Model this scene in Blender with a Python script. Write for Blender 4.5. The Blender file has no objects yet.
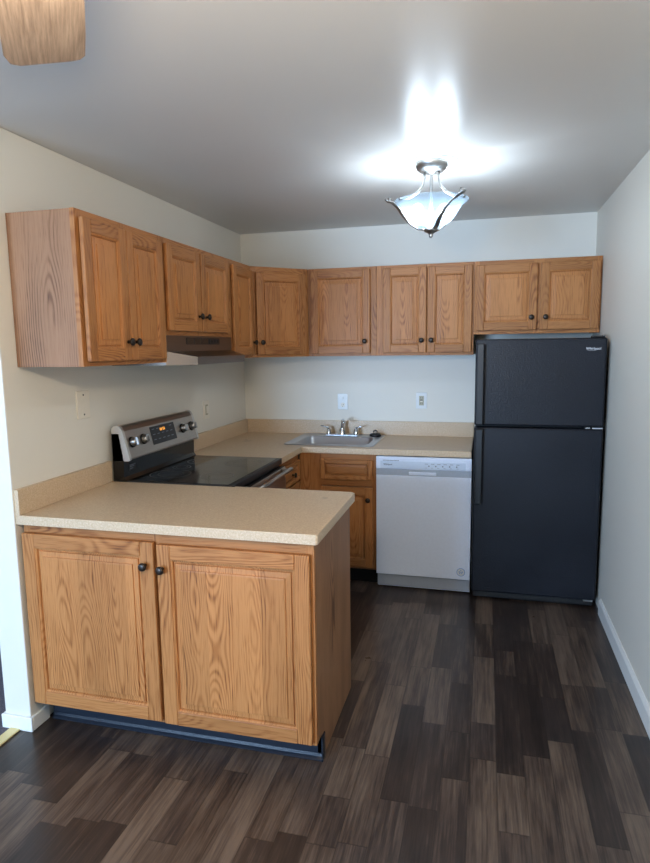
import bpy, bmesh, math, random
from mathutils import Vector, Matrix
random.seed(7)
S = bpy.context.scene
COL = S.collection
PI = math.pi

# ------------------------------------------------------------------ camera
cam_d = bpy.data.cameras.new('camera'); cam = bpy.data.objects.new('camera', cam_d); COL.objects.link(cam)
cam_d.sensor_fit = 'HORIZONTAL'; cam_d.sensor_width = 36.0; cam_d.lens = 616.08 / 650 * 36.0
cam_d.clip_start = 0.05
rx = Vector((0.9678000657920467, 0.2513556749588262, -0.013540949704618522))
ux = Vector((-0.021174654382131175, 0.13489629613749138, 0.9906334454782877))
fx = Vector((-0.25082796228631965, 0.9584483887796875, -0.135875013821208))
M3 = Matrix((rx, ux, -fx)).transposed().to_4x4()
M3.translation = Vector((1.786, -4.4211, 1.5554))
cam.matrix_world = M3
S.camera = cam

# ------------------------------------------------------------------ view + world
S.view_settings.view_transform = 'Standard'; S.view_settings.look = 'None'
S.view_settings.exposure = 1.0; S.view_settings.gamma = 1.0
S.view_settings.use_curve_mapping = False
S.cycles.max_bounces = 8; S.cycles.diffuse_bounces = 5; S.cycles.glossy_bounces = 4
S.cycles.sample_clamp_indirect = 4.0; S.cycles.caustics_reflective = False; S.cycles.caustics_refractive = False
world = bpy.data.worlds.new('world'); S.world = world; world.use_nodes = True
bgn = world.node_tree.nodes['Background']
bgn.inputs[0].default_value = (0.62, 0.76, 1.0, 1); bgn.inputs[1].default_value = 1.6

def area_light(name, loc, rot, sx, sy, power, color):
    l = bpy.data.lights.new(name, 'AREA'); l.shape = 'RECTANGLE'; l.size = sx; l.size_y = sy
    l.energy = power; l.color = color
    o = bpy.data.objects.new(name, l); COL.objects.link(o); o.location = loc; o.rotation_euler = rot
    return o
# daylight entering through the two windows behind and beside the camera
area_light('window_daylight_near', (-1.30, -8.93, 1.35), (PI/2, 0, 0), 2.3, 1.5, 265, (0.44, 0.67, 1.0))
area_light('window_daylight_side', (-3.42, -2.6, 1.3), (PI/2, 0, -PI/2), 2.0, 1.6, 18, (0.62, 0.80, 1.0))
KITCHEN_W, FAN_W = 5.4, 25.0

# ------------------------------------------------------------------ constants of the room
H = 2.391; W = 2.4576
YN = -9.0; XL = -3.5
BOT = 1.4928; TOP = 2.0783

# ------------------------------------------------------------------ node helper
class NT:
    def __init__(s, name):
        s.m = bpy.data.materials.new(name); s.m.use_nodes = True
        s.t = s.m.node_tree; s.b = s.t.nodes['Principled BSDF']; s.out = s.t.nodes['Material Output']
    def n(s, typ, **kw):
        nd = s.t.nodes.new(typ)
        for k, v in kw.items(): setattr(nd, k, v)
        return nd
    def put(s, sock, v):
        if isinstance(v, bpy.types.NodeSocket): s.t.links.new(v, sock)
        elif v is not None: sock.default_value = v
    def math(s, op, a, b=None, c=None):
        nd = s.n('ShaderNodeMath', operation=op)
        for i, v in enumerate((a, b, c)):
            if v is not None: s.put(nd.inputs[i], v)
        return nd.outputs[0]
    def xyz(s, x=0., y=0., z=0.):
        nd = s.n('ShaderNodeCombineXYZ')
        for i, v in enumerate((x, y, z)): s.put(nd.inputs[i], v)
        return nd.outputs[0]
    def sep(s, v):
        nd = s.n('ShaderNodeSeparateXYZ'); s.put(nd.inputs[0], v); return nd.outputs
    def noise(s, vec, scale=5., detail=2., rough=.5, col=False):
        nd = s.n('ShaderNodeTexNoise'); s.put(nd.inputs['Vector'], vec)
        nd.inputs['Scale'].default_value = scale; nd.inputs['Detail'].default_value = detail; nd.inputs['Roughness'].default_value = rough
        return nd.outputs['Color' if col else 'Fac']
    def white(s, vec):
        nd = s.n('ShaderNodeTexWhiteNoise', noise_dimensions='3D'); s.put(nd.inputs['Vector'], vec); return nd.outputs['Value']
    def vmul(s, v, k):
        nd = s.n('ShaderNodeVectorMath', operation='MULTIPLY'); s.put(nd.inputs[0], v); nd.inputs[1].default_value = k; return nd.outputs[0]
    def ramp(s, fac, stops, interp='LINEAR'):
        nd = s.n('ShaderNodeValToRGB'); s.put(nd.inputs[0], fac); nd.color_ramp.interpolation = interp
        el = nd.color_ramp.elements
        while len(el) < len(stops): el.new(0.5)
        for e, (p, c) in zip(el, stops): e.position = p; e.color = (*c, 1) if len(c) == 3 else c
        return nd.outputs[0]
    def mix(s, f, a, b, mode='MIX'):
        nd = s.n('ShaderNodeMix', data_type='RGBA', blend_type=mode)
        s.put(nd.inputs[0], f); s.put(nd.inputs[6], a); s.put(nd.inputs[7], b); return nd.outputs[2]
    def maprange(s, v, a, b, c, d):
        nd = s.n('ShaderNodeMapRange', interpolation_type='SMOOTHSTEP'); s.put(nd.inputs[0], v)
        for i, q in enumerate((a, b, c, d)): nd.inputs[i+1].default_value = q
        return nd.outputs[0]
    def bump(s, h, strength, dist=.002):
        nd = s.n('ShaderNodeBump'); s.put(nd.inputs['Height'], h); nd.inputs['Strength'].default_value = strength
        nd.inputs['Distance'].default_value = dist; s.t.links.new(nd.outputs[0], s.b.inputs['Normal'])
    def set(s, **kw):
        for k, v in kw.items(): s.put(s.b.inputs[k], v)
        return s.m
def col(r, g, b):
    f = lambda c: (c/255/12.92) if c/255 <= .04045 else ((c/255+.055)/1.055)**2.4
    return (f(r), f(g), f(b), 1)

def plain(name, c, rough=.5, metal=0., **kw):
    t = NT(name); tc = t.n('ShaderNodeTexCoord').outputs['Object']
    nz = t.noise(tc, 60, 3)
    base = t.mix(t.maprange(nz, .3, .7, 0., 1.), tuple(x*.97 for x in c[:3])+(1,), c)
    t.set(**{'Base Color': base, 'Roughness': rough, 'Metallic': metal}, **kw)
    return t.m

def oak(name, light, mid, dark, boards=False, ring=.0085, fig=.9):
    t = NT(name)
    a = t.n('ShaderNodeAttribute', attribute_name='gr').outputs['Vector']
    x, y, z = t.sep(a)[0:3]
    if boards:
        wv = t.math('ADD', x, 50.0)
        bid = t.math('FLOOR', t.math('DIVIDE', wv, .105))
        fx_ = t.math('SUBTRACT', t.math('MODULO', wv, .105), .0525)
    else:
        bid = t.math('FLOOR', t.math('ADD', y, .5)); fx_ = x
    rnd = t.white(t.xyz(bid, t.math('FLOOR', t.math('DIVIDE', z, 3.0)), 2.3))
    rnd2 = t.white(t.xyz(bid, 7.7, 1.3))
    xo = t.math('ADD', fx_, t.math('MULTIPLY_ADD', rnd, .09, -.045)) if boards else fx_
    zz = t.math('ADD', z, t.math('MULTIPLY', t.math('ADD', rnd, rnd2), 9.0))
    n1 = t.noise(t.xyz(t.math('MULTIPLY', xo, 4.), t.math('MULTIPLY', rnd2, 20.), t.math('MULTIPLY', zz, 1.5)), 1.0, 1.5)
    n2 = t.noise(t.xyz(t.math('MULTIPLY', xo, 30.), t.math('MULTIPLY', y, 20.), t.math('MULTIPLY', zz, 7.)), 1.0, 2.)
    D = t.math('MULTIPLY_ADD', n1, .24, -.065)
    xw = t.math('ADD', t.math('MULTIPLY', xo, 1.2), t.math('MULTIPLY_ADD', n2, .010, -.005))
    r = t.math('SQRT', t.math('ADD', t.math('MULTIPLY', xw, xw), t.math('MULTIPLY', D, D)))
    ph = t.math('MULTIPLY', r, 2*PI/ring)
    s_ = t.math('MULTIPLY_ADD', t.math('SINE', ph), .5, .5)
    fade = t.noise(t.xyz(t.math('MULTIPLY', xo, 9.), rnd2, t.math('MULTIPLY', zz, 2.)), 1.0, 1.)
    s_ = t.math('MULTIPLY', t.math('POWER', s_, 2.0), t.maprange(fade, .35, .65, .12, 1.))
    pores = t.noise(t.xyz(t.math('MULTIPLY', x, 300.), t.math('MULTIPLY', y, 260.), t.math('MULTIPLY', z, 9.)), 1.0, 2., .6)
    pores = t.maprange(pores, .5, .72, 0., 1.)
    broad = t.noise(t.xyz(t.math('MULTIPLY', x, 12.), t.math('MULTIPLY', y, 5.), t.math('MULTIPLY', z, 1.5)), 1.0, 2.)
    f = t.math('ADD', t.math('MULTIPLY', s_, t.math('MULTIPLY_ADD', pores, .40, .50*fig)), t.math('MULTIPLY', pores, .36))
    base = t.ramp(f, [(0., light), (.42, mid), (1., dark)])
    tone = t.math('ADD', t.math('MULTIPLY_ADD', broad, .30, .76), t.math('MULTIPLY_ADD', rnd2 if boards else t.white(t.xyz(t.math('FLOOR', t.math('DIVIDE', y, 1.)), 3., 3.)), .22, -.02))
    cc = t.n('ShaderNodeCombineColor'); 
    for i in range(3): t.put(cc.inputs[i], tone)
    base = t.mix(1.0, base, cc.outputs[0], 'MULTIPLY')
    t.bump(f, -.12, .001)
    t.set(**{'Base Color': base, 'Roughness': .42, 'Specular IOR Level': .25})
    return t.m

M = {}
OL, OM, OD = col(176, 119, 70)[:3], col(148, 92, 49)[:3], col(96, 56, 28)[:3]
M['oak'] = oak('oak', OL, OM, OD)
M['oak_panel'] = oak('oak_panel', *[tuple(q*k_ for q in c_) for c_, k_ in ((OL, 1.13), (OM, 1.13), (OD, 1.05))], boards=True, fig=.72)
M['veneer'] = oak('oak_veneer', col(150, 110, 80)[:3], col(128, 90, 62)[:3], col(84, 54, 36)[:3], ring=.012, fig=1.5)
M['knob'] = plain('dark_bronze', col(52, 44, 38), .35, .6)
M['black_plastic'] = plain('black_plastic', col(14, 14, 16), .38)
M['vinyl_black'] = plain('black_vinyl_base', col(22, 30, 42), .35)
M['end_cap'] = plain('silver_end_cap', col(200, 198, 194), .35, .5)
M['chrome'] = plain('chrome', col(210, 212, 215), .12, 1.)
M['nickel'] = plain('brushed_nickel', col(176, 174, 170), .32, 1.)
M['white_trim'] = plain('white_trim', col(238, 238, 234), .4)
M['cream'] = plain('cream_plastic', col(236, 228, 212), .4)
M['white_plastic'] = plain('white_plastic', col(225, 226, 224), .35)
M['beige_slot'] = plain('beige_plastic', col(176, 168, 140), .4)
M['dark_slot'] = plain('dark_slot', col(25, 24, 22), .6)
M['dw'] = plain('dishwasher_enamel', col(229, 238, 254), .30)
M['dw_panel'] = plain('dishwasher_panel', col(212, 224, 240), .3)
M['dw_grey'] = plain('dishwasher_grey', col(176, 184, 196), .35)
M['print_grey'] = plain('grey_print', col(120, 128, 142), .5)
M['print_blue'] = plain('blue_print', col(110, 160, 215), .5)
M['logo'] = plain('silver_logo', col(225, 228, 232), .25, .4)
M['brass'] = plain('metal_transition', col(226, 208, 150), .35, .2)

def steel(name, c, rough, k=(2., 300., 300.)):
    t = NT(name); tc = t.n('ShaderNodeTexCoord').outputs['Object']
    nz = t.noise(t.vmul(tc, k), 1., 2.)
    t.bump(nz, .06, .0005)
    t.set(**{'Base Color': t.mix(nz, tuple(x*.85 for x in c[:3])+(1,), c), 'Roughness': rough, 'Metallic': 1.})
    return t.m
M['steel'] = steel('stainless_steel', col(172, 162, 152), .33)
M['sink_steel'] = steel('sink_steel', col(206, 208, 212), .38)
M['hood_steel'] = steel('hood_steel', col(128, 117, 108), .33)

def fridge_mat():
    t = NT('textured_black_enamel'); tc = t.n('ShaderNodeTexCoord').outputs['Object']
    nz = t.noise(tc, 120, 2.); sm = t.noise(tc, 3.5, 3.)
    t.bump(nz, .8, .002)
    t.set(**{'Base Color': t.mix(sm, col(10, 12, 20), col(16, 19, 28)), 'Roughness': t.maprange(sm, .3, .7, .34, .46), 'Specular IOR Level': .32})
    return t.m
M['fridge'] = fridge_mat()
def glass_top():
    t = NT('black_ceramic_glass'); tc = t.n('ShaderNodeTexCoord').outputs['Object']
    sm = t.noise(tc, 7., 4.)
    t.set(**{'Base Color': t.mix(sm, col(22, 20, 19), col(34, 31, 29)), 'Roughness': t.maprange(sm, .35, .7, .06, .16), 'Specular IOR Level': .75})
    return t.m
M['glass_top'] = glass_top()
M['ring_grey'] = plain('burner_ring_print', col(110, 106, 102), .3)
M['gloss_black'] = plain('gloss_black_enamel', col(12, 12, 13), .18)
M['burner'] = plain('burner_zone_print', col(52, 48, 45), .2)

def laminate():
    t = NT('beige_laminate'); tc = t.n('ShaderNodeTexCoord').outputs['Object']
    a = t.noise(tc, 140, 3., .7); b = t.noise(tc, 45, 3., .6); c = t.noise(tc, 5, 3.)
    base = t.ramp(a, [(.30, col(190, 162, 130)[:3]), (.5, col(206, 180, 148)[:3]), (.72, col(221, 200, 170)[:3])])
    base = t.mix(t.maprange(b, .45, .7, 0., .25), base, col(196, 166, 130))
    # small brown scorch marks on the laminate
    p = t.n('ShaderNodeNewGeometry').outputs['Position']
    px, py, pz = t.sep(p)[0:3]
    w = t.noise(tc, 60, 2.)
    tot = None
    for (cx, cy, rx_, ry_, rot) in ((.185, -.453, .040, .010, .5), (1.129, -1.928, .014, .006, .2), (.16, -.40, .012, .008, 0)):
        dx = t.math('SUBTRACT', px, cx); dy = t.math('SUBTRACT', py, cy)
        u = t.math('ADD', t.math('MULTIPLY', dx, math.cos(rot)), t.math('MULTIPLY', dy, math.sin(rot)))
        v = t.math('SUBTRACT', t.math('MULTIPLY', dy, math.cos(rot)), t.math('MULTIPLY', dx, math.sin(rot)))
        d = t.math('ADD', t.math('POWER', t.math('ABSOLUTE', t.math('DIVIDE', u, rx_)), 2.), t.math('POWER', t.math('ABSOLUTE', t.math('DIVIDE', v, ry_)), 2.))
        d = t.math('ADD', d, t.math('MULTIPLY_ADD', w, 1.2, -.6))
        m = t.maprange(d, .6, 1.1, .75, 0.)
        tot = m if tot is None else t.math('MAXIMUM', tot, m)
    base = t.mix(tot, base, col(92, 66, 44))
    t.set(**{'Base Color': base, 'Roughness': .33})
    return t.m
M['laminate'] = laminate()

def paint(name, c, rough, bumpk=.05, spec=.35):
    t = NT(name); tc = t.n('ShaderNodeNewGeometry').outputs['Position']
    lg = t.noise(tc, .8, 1.)
    if bumpk: t.bump(t.noise(tc, 25, 1.), bumpk, .0015)
    t.set(**{'Base Color': t.mix(t.maprange(lg, .3, .7, 0., 1.), tuple(x*.98 for x in c[:3])+(1,), c),
             'Roughness': rough, 'Specular IOR Level': spec})
    return t.m
M['wall'] = paint('wall_paint', col(230, 225, 213), .5)
M['ceiling'] = paint('ceiling_paint', col(212, 210, 206), .31, 0, .15)

def floor_mat():
    t = NT('dark_plank_vinyl'); p = t.n('ShaderNodeNewGeometry').outputs['Position']
    x, y, z = t.sep(p)[0:3]
    PW = .0985
    gx = t.math('DIVIDE', t.math('ADD', x, 20.0+.012), PW)
    row = t.math('FLOOR', gx)
    r1 = t.white(t.xyz(row, 1.1, .5)); 
    gy = t.math('ADD', t.math('DIVIDE', t.math('ADD', y, 30.), .95), t.math('MULTIPLY', r1, 7.3))
    i0 = t.math('FLOOR', gy)
    # irregular board lengths: cut the regular unit at a random place
    cut = t.math('MULTIPLY_ADD', t.white(t.xyz(row, i0, 4.)), .5, .28)
    fy = t.math('FRACT', gy)
    half = t.math('GREATER_THAN', fy, cut)
    bid = t.math('ADD', t.math('MULTIPLY', i0, 2.), half)
    k = t.white(t.xyz(row, bid, 9.)); k2 = t.white(t.xyz(row, bid, 19.)); k3 = t.white(t.xyz(bid, row, 2.))
    ox = t.math('MULTIPLY', k, 37.)
    g1 = t.noise(t.xyz(t.math('MULTIPLY_ADD', x, 55., ox), t.math('MULTIPLY', y, 3.2), ox), 1., 5., .65)
    g2 = t.noise(t.xyz(t.math('MULTIPLY_ADD', x, 9., ox), t.math('MULTIPLY', y, 2.4), ox), 1., 3., .6)
    g3 = t.noise(t.xyz(t.math('MULTIPLY_ADD', x, 150., ox), t.math('MULTIPLY', y, 5.), ox), 1., 3., .6)
    tone = t.math('ADD', t.math('MULTIPLY', k, .29), t.math('ADD', t.math('MULTIPLY', g2, .42), t.math('MULTIPLY', g1, .60)))
    tone = t.math('ADD', tone, t.math('MULTIPLY_ADD', g3, .34, -.17))
    base = t.ramp(tone, [(.40, col(33, 26, 23)[:3]), (.60, col(56, 45, 40)[:3]), (.70, col(80, 66, 57)[:3]), (.88, col(112, 96, 83)[:3])])
    base = t.mix(t.math('MULTIPLY', k2, .35), base, t.mix(.5, base, col(64, 60, 62)))
    # seams
    ex = t.math('FRACT', gx); ex = t.math('MINIMUM', ex, t.math('SUBTRACT', 1., ex))
    ey = t.math('MINIMUM', t.math('MINIMUM', fy, t.math('SUBTRACT', 1., fy)), t.math('ABSOLUTE', t.math('SUBTRACT', fy, cut)))
    sx = t.maprange(ex, .008, .028, 1., 0.); sy = t.maprange(ey, .001, .0045, 1., 0.)
    seam = t.math('MAXIMUM', sx, sy)
    base = t.mix(t.math('MULTIPLY', seam, .45), base, col(28, 23, 21))
    t.bump(t.math('SUBTRACT', 1., seam), .08, .001)
    sm = t.noise(p, 3.0, 4., .6)
    t.set(**{'Base Color': base, 'Roughness': t.maprange(sm, .2, .8, .27, .33), 'Specular IOR Level': .5})
    return t.m
M['floor'] = floor_mat()
def carpet_mat():
    t = NT('carpet'); p = t.n('ShaderNodeNewGeometry').outputs['Position']
    nz = t.noise(p, 220, 4., .8)
    t.bump(nz, .9, .01)
    t.set(**{'Base Color': t.ramp(nz, [(.3, col(70, 66, 76)[:3]), (.6, col(118, 112, 122)[:3]), (.8, col(150, 144, 150)[:3])]), 'Roughness': .95, 'Specular IOR Level': .1})
    return t.m
M['carpet'] = carpet_mat()
def blade_mat():
    t = NT('washed_oak_blade')
    a = t.n('ShaderNodeAttribute', attribute_name='gr').outputs['Vector']; x, y, z = t.sep(a)[0:3]
    g = t.noise(t.xyz(t.math('MULTIPLY', x, 150.), t.math('MULTIPLY', y, 60.), t.math('MULTIPLY', z, 7.)), 1., 4., .65)
    t.set(**{'Base Color': t.ramp(g, [(.3, col(108, 96, 88)[:3]), (.55, col(144, 130, 120)[:3]), (.8, col(172, 158, 148)[:3])]), 'Roughness': .4})
    return t.m
M['blade'] = blade_mat()
def shade_mat(name, c, e, clear=.10):
    t = NT(name); tc = t.n('ShaderNodeTexCoord').outputs['Object']
    nz = t.noise(tc, 14., 3.)
    tr = t.n('ShaderNodeBsdfTranslucent'); t.put(tr.inputs[0], (c[0], c[1], c[2], 1))
    mx = t.n('ShaderNodeMixShader'); t.put(mx.inputs[0], t.maprange(nz, .3, .7, .50, .62))
    t.set(**{'Base Color': (c[0], c[1], c[2], 1), 'Roughness': .3, 'Emission Color': (c[0], c[1], c[2], 1), 'Emission Strength': e})
    t.t.links.new(t.b.outputs[0], mx.inputs[1]); t.t.links.new(tr.outputs[0], mx.inputs[2])
    m2 = t.n('ShaderNodeMixShader'); m2.inputs[0].default_value = clear; tp = t.n('ShaderNodeBsdfTransparent')
    t.t.links.new(mx.outputs[0], m2.inputs[1]); t.t.links.new(tp.outputs[0], m2.inputs[2]); t.t.links.new(m2.outputs[0], t.out.inputs[0])
    return t.m
M['shade'] = shade_mat('frosted_glass_shade', (.20, .27, .33), .02, .74)
M['fan_shade'] = shade_mat('frosted_fan_shade', (.95, .85, .68), .8)
def emis(name, c, e, clear=0):
    t = NT(name); t.set(**{'Base Color': (c[0], c[1], c[2], 1), 'Emission Color': (c[0], c[1], c[2], 1), 'Emission Strength': e})
    if clear:
        m2 = t.n('ShaderNodeMixShader'); m2.inputs[0].default_value = clear; tp = t.n('ShaderNodeBsdfTransparent')
        t.t.links.new(t.b.outputs[0], m2.inputs[1]); t.t.links.new(tp.outputs[0], m2.inputs[2]); t.t.links.new(m2.outputs[0], t.out.inputs[0])
    return t.m
M['bulb'] = emis('lit_bulb', (.85, .93, 1.), 4., .85)
M['bulb_warm'] = emis('lit_warm_bulb', (1., .78, .5), 8.)
M['digit'] = emis('orange_digits', (1., .40, .06), .55)
def glass_mat():
    t = NT('window_glass'); t.set(**{'Base Color': (1, 1, 1, 1), 'Roughness': .02, 'Transmission Weight': 1., 'IOR': 1.45}); return t.m
M['glass'] = glass_mat()

# ------------------------------------------------------------------ mesh builder
class MB:
    """collects pieces and links them as one mesh; every corner carries the grain vector 'gr'"""
    def __init__(s): s.v = []; s.f = []; s.m = []; s.g = []; s.sm = []; s.mats = []
    def slot(s, m):
        if m not in s.mats: s.mats.append(m)
        return s.mats.index(m)
    def add(s, verts, faces, mat, grain=2, smooth=False, off=None):
        b = len(s.v)
        if off is None: off = (random.uniform(-.05, .05), random.randint(0, 40), 1.5+3*random.randint(0, 12))
        s.v += [tuple(v) for v in verts]
        cen = [sum(v[i] for v in verts)/len(verts) for i in range(3)]
        ext = [max(v[i] for v in verts)-min(v[i] for v in verts) for i in range(3)]
        for f in faces:
            s.f.append([b+i for i in f]); s.m.append(s.slot(mat)); s.sm.append(smooth)
            cs = []
            for i in f:
                p = verts[i]
                q = [p[0]-cen[0], p[1]-cen[1], p[2]-cen[2]]
                if grain == 2: g = (q[0], q[1], q[2]) if ext[0] >= ext[1] else (q[1], q[0], q[2])
                elif grain == 0: g = (q[2], q[1], q[0])
                else: g = (q[0] + q[2], q[2]*.2, q[1])
                cs.append((g[0]+off[0], g[1]+off[1], g[2]+off[2]))
            s.g.append(cs)
    def box(s, lo, hi, mat, grain=2, bev=0.):
        x0, y0, z0 = lo; x1, y1, z1 = hi
        if bev <= 0:
            v = [(x, y, z) for z in (z0, z1) for y in (y0, y1) for x in (x0, x1)]
            f = [(0, 2, 3, 1), (4, 5, 7, 6), (0, 1, 5, 4), (2, 6, 7, 3), (0, 4, 6, 2), (1, 3, 7, 5)]
            s.add(v, f, mat, grain); return
        bm = bmesh.new(); bmesh.ops.create_cube(bm, size=1)
        for w in bm.verts: w.co = Vector(((x0+x1)/2+w.co.x*(x1-x0), (y0+y1)/2+w.co.y*(y1-y0), (z0+z1)/2+w.co.z*(z1-z0)))
        bmesh.ops.bevel(bm, geom=bm.edges[:], offset=min(bev, .45*min(x1-x0, y1-y0, z1-z0)), segments=2, profile=.5, affect='EDGES')
        bm.verts.index_update()
        s.add([tuple(w.co) for w in bm.verts], [[w.index for w in f.verts] for f in bm.faces], mat, grain); bm.free()
    def prism(s, pts, a, b, axis, mat, grain=2, smooth=False):
        """polygon pts extruded from a to b along axis; pts are the two other coordinates in xyz order (counter-clockwise)"""
        def mk(p, t):
            q = list(p); q.insert(axis, t); return tuple(q)
        n = len(pts); v = [mk(p, a) for p in pts]+[mk(p, b) for p in pts]
        f = [tuple(range(n))[::-1], tuple(range(n, 2*n))]+[(i, (i+1) % n, n+(i+1) % n, n+i) for i in range(n)]
        s.add(v, f, mat, grain, smooth)
    def lathe(s, prof, mat, seg=24, center=(0, 0, 0), axis='z', smooth=True, cap=True):
        v = []; f = []
        def tr(r, h, a):
            c, d = r*math.cos(a), r*math.sin(a)
            p = {'z': (c, d, h), 'y': (c, -h, d), 'x': (h, c, d)}[axis]
            return (p[0]+center[0], p[1]+center[1], p[2]+center[2])
        for r, h in prof:
            for i in range(seg): v.append(tr(r, h, 2*PI*i/seg))
        n = len(prof)
        for j in range(n-1):
            for i in range(seg): f.append((j*seg+i, j*seg+(i+1) % seg, (j+1)*seg+(i+1) % seg, (j+1)*seg+i))
        s.add(v, f, mat, 2, smooth, (0, 0, 0))
        if cap:
            s.add([tr(prof[0][0], prof[0][1], 2*PI*i/seg) for i in range(seg)], [tuple(range(seg))[::-1]], mat, 2, False, (0, 0, 0))
            s.add([tr(prof[-1][0], prof[-1][1], 2*PI*i/seg) for i in range(seg)], [tuple(range(seg))], mat, 2, False, (0, 0, 0))
    def tube(s, path, rad, mat, seg=10, flat=None):
        path = [Vector(p) for p in path]; n = len(path); v = []; f = []
        rads = rad if isinstance(rad, (list, tuple)) else [rad]*n
        up = Vector((0, 0, 1))
        for i, p in enumerate(path):
            d = (path[min(i+1, n-1)]-path[max(i-1, 0)]).normalized()
            a = d.cross(up)
            if a.length < 1e-3: a = d.cross(Vector((0, 1, 0)))
            a.normalize(); b = d.cross(a).normalized()
            ra, rb = (rads[i], rads[i]) if flat is None else (flat[0], flat[1])
            for k in range(seg):
                t = 2*PI*k/seg; v.append(tuple(p+a*ra*math.cos(t)+b*rb*math.sin(t)))
        for i in range(n-1):
            for k in range(seg): f.append((i*seg+k, i*seg+(k+1) % seg, (i+1)*seg+(k+1) % seg, (i+1)*seg+k))
        f.append(tuple(range(seg))[::-1]); f.append(tuple(range((n-1)*seg, n*seg)))
        s.add(v, f, mat, 2, True, (0, 0, 0))
    def slab(s, xs, ys, keep, z0, z1, mat):
        """flat slab on a grid of cells with holes where keep() is false"""
        idx = {}; v = []; f = []
        def g(i, j, k):
            if (i, j, k) not in idx: idx[(i, j, k)] = len(v); v.append((xs[i], ys[j], (z0, z1)[k]))
            return idx[(i, j, k)]
        nx, ny = len(xs)-1, len(ys)-1
        K = lambda i, j: 0 <= i < nx and 0 <= j < ny and keep((xs[i]+xs[i+1])/2, (ys[j]+ys[j+1])/2)
        for i in range(nx):
            for j in range(ny):
                if not K(i, j): continue
                f.append((g(i, j, 1), g(i+1, j, 1), g(i+1, j+1, 1), g(i, j+1, 1)))
                f.append((g(i, j, 0), g(i, j+1, 0), g(i+1, j+1, 0), g(i+1, j, 0)))
                if not K(i, j-1): f.append((g(i, j, 0), g(i+1, j, 0), g(i+1, j, 1), g(i, j, 1)))
                if not K(i, j+1): f.append((g(i+1, j+1, 0), g(i, j+1, 0), g(i, j+1, 1), g(i+1, j+1, 1)))
                if not K(i-1, j): f.append((g(i, j+1, 0), g(i, j, 0), g(i, j, 1), g(i, j+1, 1)))
                if not K(i+1, j): f.append((g(i+1, j, 0), g(i+1, j+1, 0), g(i+1, j+1, 1), g(i+1, j, 1)))
        s.add(v, f, mat, 2, False, (0, 0, 0))
    def build(s, name, parent=None, label=None, bevel=0., recalc=False):
        me = bpy.data.meshes.new(name); me.from_pydata(s.v, [], s.f)
        for m in s.mats: me.materials.append(m)
        me.polygons.foreach_set('material_index', s.m); me.polygons.foreach_set('use_smooth', s.sm)
        at = me.attributes.new('gr', 'FLOAT_VECTOR', 'CORNER')
        at.data.foreach_set('vector', [c for fc in s.g for p in fc for c in p])
        if recalc:
            bm = bmesh.new(); bm.from_mesh(me); bmesh.ops.recalc_face_normals(bm, faces=bm.faces[:]); bm.to_mesh(me); bm.free()
        me.update()
        o = bpy.data.objects.new(name, me); COL.objects.link(o)
        if parent is not None: o.parent = parent
        if label: o['label'] = label
        if bevel > 0:
            b = o.modifiers.new('bevel', 'BEVEL'); b.width = bevel; b.segments = 2; b.limit_method = 'ANGLE'; b.angle_limit = math.radians(40)
        return o

def thing(name, label, cat, loc=(0, 0, 0), rz=0, group=None):
    o = bpy.data.objects.new(name, None); COL.objects.link(o); o.empty_display_size = .05
    o.location = loc; o.rotation_euler = (0, 0, rz); o['label'] = label; o['category'] = cat
    if group: o['group'] = group
    return o
def struct(o): o['kind'] = 'structure'; return o
def sbox(name, boxes, mat, bev=0.):
    b = MB()
    for lo, hi in boxes: b.box(lo, hi, mat)
    return struct(b.build(name, bevel=bev))
def text(name, s, size, loc, rot, mat, parent, ext=.0004, label=None, bold=0.):
    c = bpy.data.curves.new(name, 'FONT'); c.body = s; c.size = size; c.extrude = ext; c.align_x = 'CENTER'; c.align_y = 'CENTER'
    c.offset = bold
    c.materials.append(mat)
    tmp = bpy.data.objects.new(name+'_curve', c); COL.objects.link(tmp)
    me = bpy.data.meshes.new_from_object(tmp.evaluated_get(bpy.context.evaluated_depsgraph_get()))
    bpy.data.objects.remove(tmp); me.name = name
    if not me.materials: me.materials.append(mat)
    o = bpy.data.objects.new(name, me); COL.objects.link(o); o.parent = parent; o.location = loc; o.rotation_euler = rot
    if label: o['label'] = label
    return o

# ------------------------------------------------------------------ room shell
T = .12
WE = -2.4503          # near end of the left wall
WT = .124
sbox('floor', [((-.07, YN, -.05), (W, 0, 0))], M['floor'])
sbox('floor_carpet', [((XL, YN, -.05), (-.072, 0, .004))], M['carpet'])
sbox('trim_1', [((-.095, YN, .001), (-.048, WE, .009))], M['brass'], .003)
sbox('ceiling', [((XL-T, YN-T, H), (W+T, T, H+.1))], M['ceiling'])
sbox('wall_back', [((XL-T, 0, -.05), (W+T, T, H))], M['wall'])
sbox('wall_right', [((W, YN-T, -.05), (W+T, 0, H))], M['wall'])
sbox('wall_left', [((-WT, WE, 0), (0, 0, H))], M['wall'], .004)
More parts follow.
